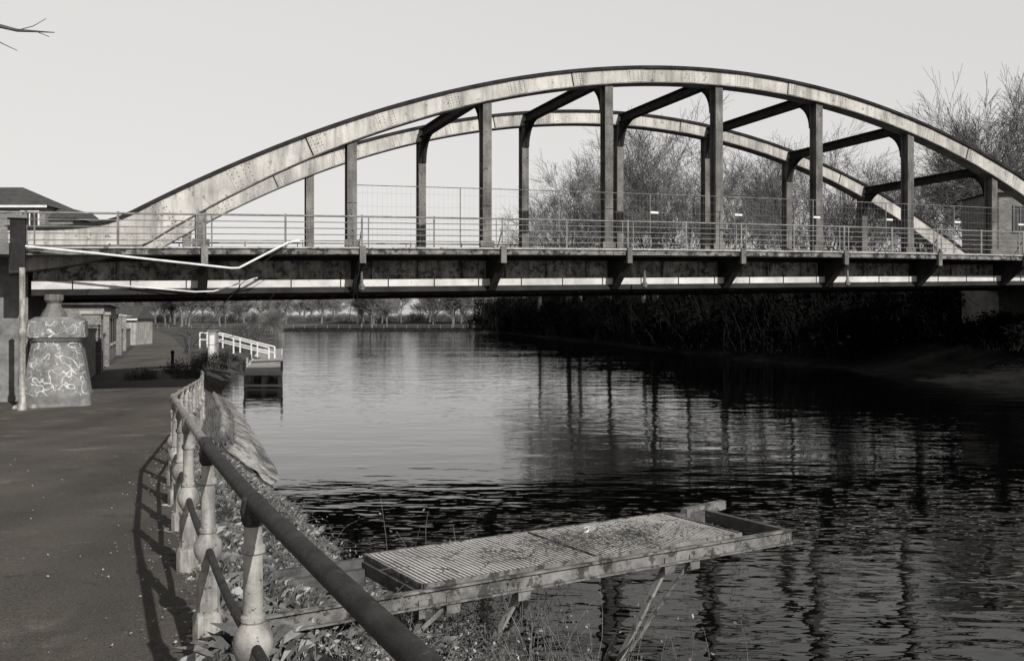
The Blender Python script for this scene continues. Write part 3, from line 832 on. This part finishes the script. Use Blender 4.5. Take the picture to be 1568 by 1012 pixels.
def house(name,x0,x1,y0,y1,z0,ze,zr,wall,roof,hip=True,win=(),frame='white'):
    e=empty(name)
    mb=MB(); mb.box(x0,x1,y0,y1,z0,ze,wall); mb.obj('walls',e)
    mb=MB(); o=.25; a=(y1-y0)/2 if hip else 0
    a=min(a,(x1-x0)/2-.2) if hip else -.0
    ym=(y0+y1)/2
    q=[(x0-o,y0-o,ze),(x1+o,y0-o,ze),(x1+o,y1+o,ze),(x0-o,y1+o,ze),(x0+a,ym,zr),(x1-a,ym,zr)]
    mb.add(q,[(0,1,5,4),(1,2,5),(2,3,4,5),(3,0,4),(3,2,1,0)],roof); mb.box(x0-o,x1+o,y0-o-.06,y0-o-.003,ze-.12,ze+.02,frame); mb.obj('roof',e)
    mb=MB()
    for (wx,wz,ww,wh) in win:
        mb.box(wx,wx+ww,y0-.03,y0-.003,wz,wz+wh,'glass')
        for (a0,a1,b0,b1) in ((wx-.08,wx,wz-.08,wz+wh+.08),(wx+ww,wx+ww+.08,wz-.08,wz+wh+.08),(wx,wx+ww,wz+wh,wz+wh+.08),(wx-.12,wx+ww+.12,wz-.16,wz-.08),(wx+ww/2-.03,wx+ww/2+.03,wz,wz+wh)):
            mb.box(a0,a1,y0-.06,y0-.004,b0,b1,frame)
    mb.obj('windows',e); return e
e=house('brick_house',-40,-28.3,58,63.4,-2.3,6.9,8.4,'brick','roof',True,[(-29.7,5.3,1.0,1.25),(-32.5,5.3,1.0,1.25),(-29.7,1.5,1.0,1.5)])
mb=MB(); mb.box(-28.3,-26.9,58.6,62.6,-2.3,6.2,'brick'); mb.add([(-28.3,58.3,6.2),(-26.6,58.3,6.2),(-26.6,62.9,6.2),(-28.3,62.9,6.2),(-28.3,59.3,6.85),(-27.1,59.3,6.85),(-27.1,61.9,6.85),(-28.3,61.9,6.85)],[(0,1,5,4),(1,2,6,5),(2,3,7,6),(4,5,6,7)],'roof'); mb.obj('side_extension',e)
# continuous run of wall and low buildings along the left side of the path
dl=Vector((-.345,.939,0)); nl_=Vector((.939,.345,0)); O=Vector((-17.75,41,0))
def W(a,b,z): return O+dl*a+nl_*b+Vector((0,0,z))
mb=MB()
def wseg(a0,a1,h,k='brick'):
    mb.box(-.35,.0,a0,a1,-2.35,-2.3+h,k,lambda x,y,z:W(y,x,z)); mb.box(-.4,.05,a0,a1,-2.3+h,-2.22+h,'concrete',lambda x,y,z:W(y,x,z))
wseg(-9,-1,1.9,'graffiti'); wseg(.5,5.6,1.6,'stone2'); wseg(22,30,1.6,'stone2'); wseg(31,48,1.5); wseg(49,75,1.4)
for a in (-.8,.2,5.9,21.5,30.5,48.5):
    mb.box(-.55,.2,a-.3,a+.3,-2.35,.25,'brick',lambda x,y,z:W(y,x,z)); mb.box(-.62,.27,a-.37,a+.37,.25,.38,'stone2',lambda x,y,z:W(y,x,z))
mb.obj('brick_boundary_wall')
e=empty('brick_boathouse')
mb=MB(); T_=lambda x,y,z:W(y,x,z)
mb.box(-5,-.1,7,20.5,-2.35,.75,'brick',T_); mb.obj('walls',e)
mb=MB(); q=[W(6.7,-5.3,.75),W(6.7,.2,.75),W(20.8,.2,.75),W(20.8,-5.3,.75),W(6.7,-2.5,2.2),W(20.8,-2.5,2.2)]
mb.add(q,[(0,1,4),(1,2,5,4),(2,3,5),(3,0,4,5),(3,2,1,0)],'roof'); mb.obj('roof',e)
mb=MB()
for a in (8.3,11.2,14.1,17.0,19.0):
    mb.box(-.098,-.04,a,a+1.0,-1.3,.1,'glass',T_); mb.box(-.098,-.01,a-.1,a+1.1,-1.42,-1.305,'stone2',T_); mb.box(-.098,-.02,a-.1,a+1.1,.105,.24,'stone2',T_)
mb.box(-3.6,-2.4,6.9,6.997,-2.3,-.2,'dark',T_); mb.box(-1.6,-.7,6.93,6.997,-1.2,-.1,'glass',T_); mb.box(-1.7,-.6,6.9,6.997,-1.32,-1.205,'stone2',T_)
mb.obj('windows',e)
e=house('white_cottage',-36.8,-33.8,86,90,-2.3,.1,1.3,'stone2','roof',False,[(-35.9,-1.3,.9,.9)])
e=empty('garden_shed')
mb=MB(); mb.box(-3,-.5,23,26,-2.3,.3,'timber',T_); mb.obj('walls',e)
mb=MB(); q=[W(22.8,-3.2,.3),W(22.8,-.3,.3),W(26.2,-.3,.3),W(26.2,-3.2,.3),W(22.8,-1.75,1.0),W(26.2,-1.75,1.0)]
mb.add(q,[(0,1,4),(1,2,5,4),(2,3,5),(3,0,4,5),(3,2,1,0)],'roof'); mb.obj('roof',e)
e=house('brick_control_building',24.9,29.5,49,53,-1,6.6,6.85,'midbrick','roof',True,[(25.7,4.6,.6,1.2),(27.1,4.6,.6,1.2),(28.3,4.6,.6,1.2)],'hanger')

# ---------------------------------------------------------------- light, sky, camera
S=Vector((.53,-.85,0)).normalized()*math.cos(math.radians(31)); S.z=math.sin(math.radians(31))
L=bpy.data.lights.new('sun','SUN'); L.energy=5.0; L.angle=math.radians(.5); L.color=(1,.985,.96)
lo=bpy.data.objects.new('sun',L); scene.collection.objects.link(lo); lo.rotation_euler=(-S).to_track_quat('-Z','Y').to_euler(); lo.location=(20,-20,30)
w=bpy.data.worlds.new('World'); scene.world=w; w.use_nodes=True; nt=w.node_tree
bg=nt.nodes['Background']; sky=nt.nodes.new('ShaderNodeTexSky'); sky.sky_type='NISHITA'; sky.sun_disc=False
sky.sun_elevation=math.radians(31); sky.sun_rotation=math.atan2(S.x,S.y); sky.air_density=1.0; sky.dust_density=2.0; sky.ozone_density=1
bw=nt.nodes.new('ShaderNodeRGBToBW'); nt.links.new(sky.outputs[0],bw.inputs[0])
pw=N(nt,'ShaderNodeMath',operation='POWER'); pw.inputs[1].default_value=.25; nt.links.new(bw.outputs[0],pw.inputs[0])
tc=N(nt,'ShaderNodeTexCoord'); sp=N(nt,'ShaderNodeSeparateXYZ'); nt.links.new(tc.outputs['Generated'],sp.inputs[0])
g=N(nt,'ShaderNodeValToRGB'); nt.links.new(sp.outputs['Z'],g.inputs['Fac']); e=g.color_ramp.elements
e[0].position=0; e[0].color=(.84,.84,.84,1); e[1].position=1; e[1].color=(.12,.12,.12,1)
x=e.new(.33); x.color=(.93,.93,.93,1); x=e.new(.6); x.color=(.2,.2,.2,1)
m1=N(nt,'ShaderNodeMath',operation='MULTIPLY'); nt.links.new(pw.outputs[0],m1.inputs[0]); nt.links.new(g.outputs['Color'],m1.inputs[1])
m2=N(nt,'ShaderNodeMath',operation='MULTIPLY'); m2.inputs[1].default_value=.60/.12; nt.links.new(m1.outputs[0],m2.inputs[0])
mx=nt.nodes.new('ShaderNodeMixRGB'); mx.blend_type='MULTIPLY'; mx.inputs[0].default_value=1; mx.inputs[2].default_value=(1,.985,.965,1)
nt.links.new(m2.outputs[0],mx.inputs[1]); nt.links.new(mx.outputs[0],bg.inputs[0]); bg.inputs[1].default_value=.12
cam=bpy.data.cameras.new('camera'); co=bpy.data.objects.new('camera',cam); scene.collection.objects.link(co); scene.camera=co
cam.sensor_width=36; cam.lens=33.66; cam.shift_y=-.0102; co.location=(0,0,0); co.rotation_euler=(math.radians(90),0,0); cam.clip_end=5000; cam.clip_start=.05
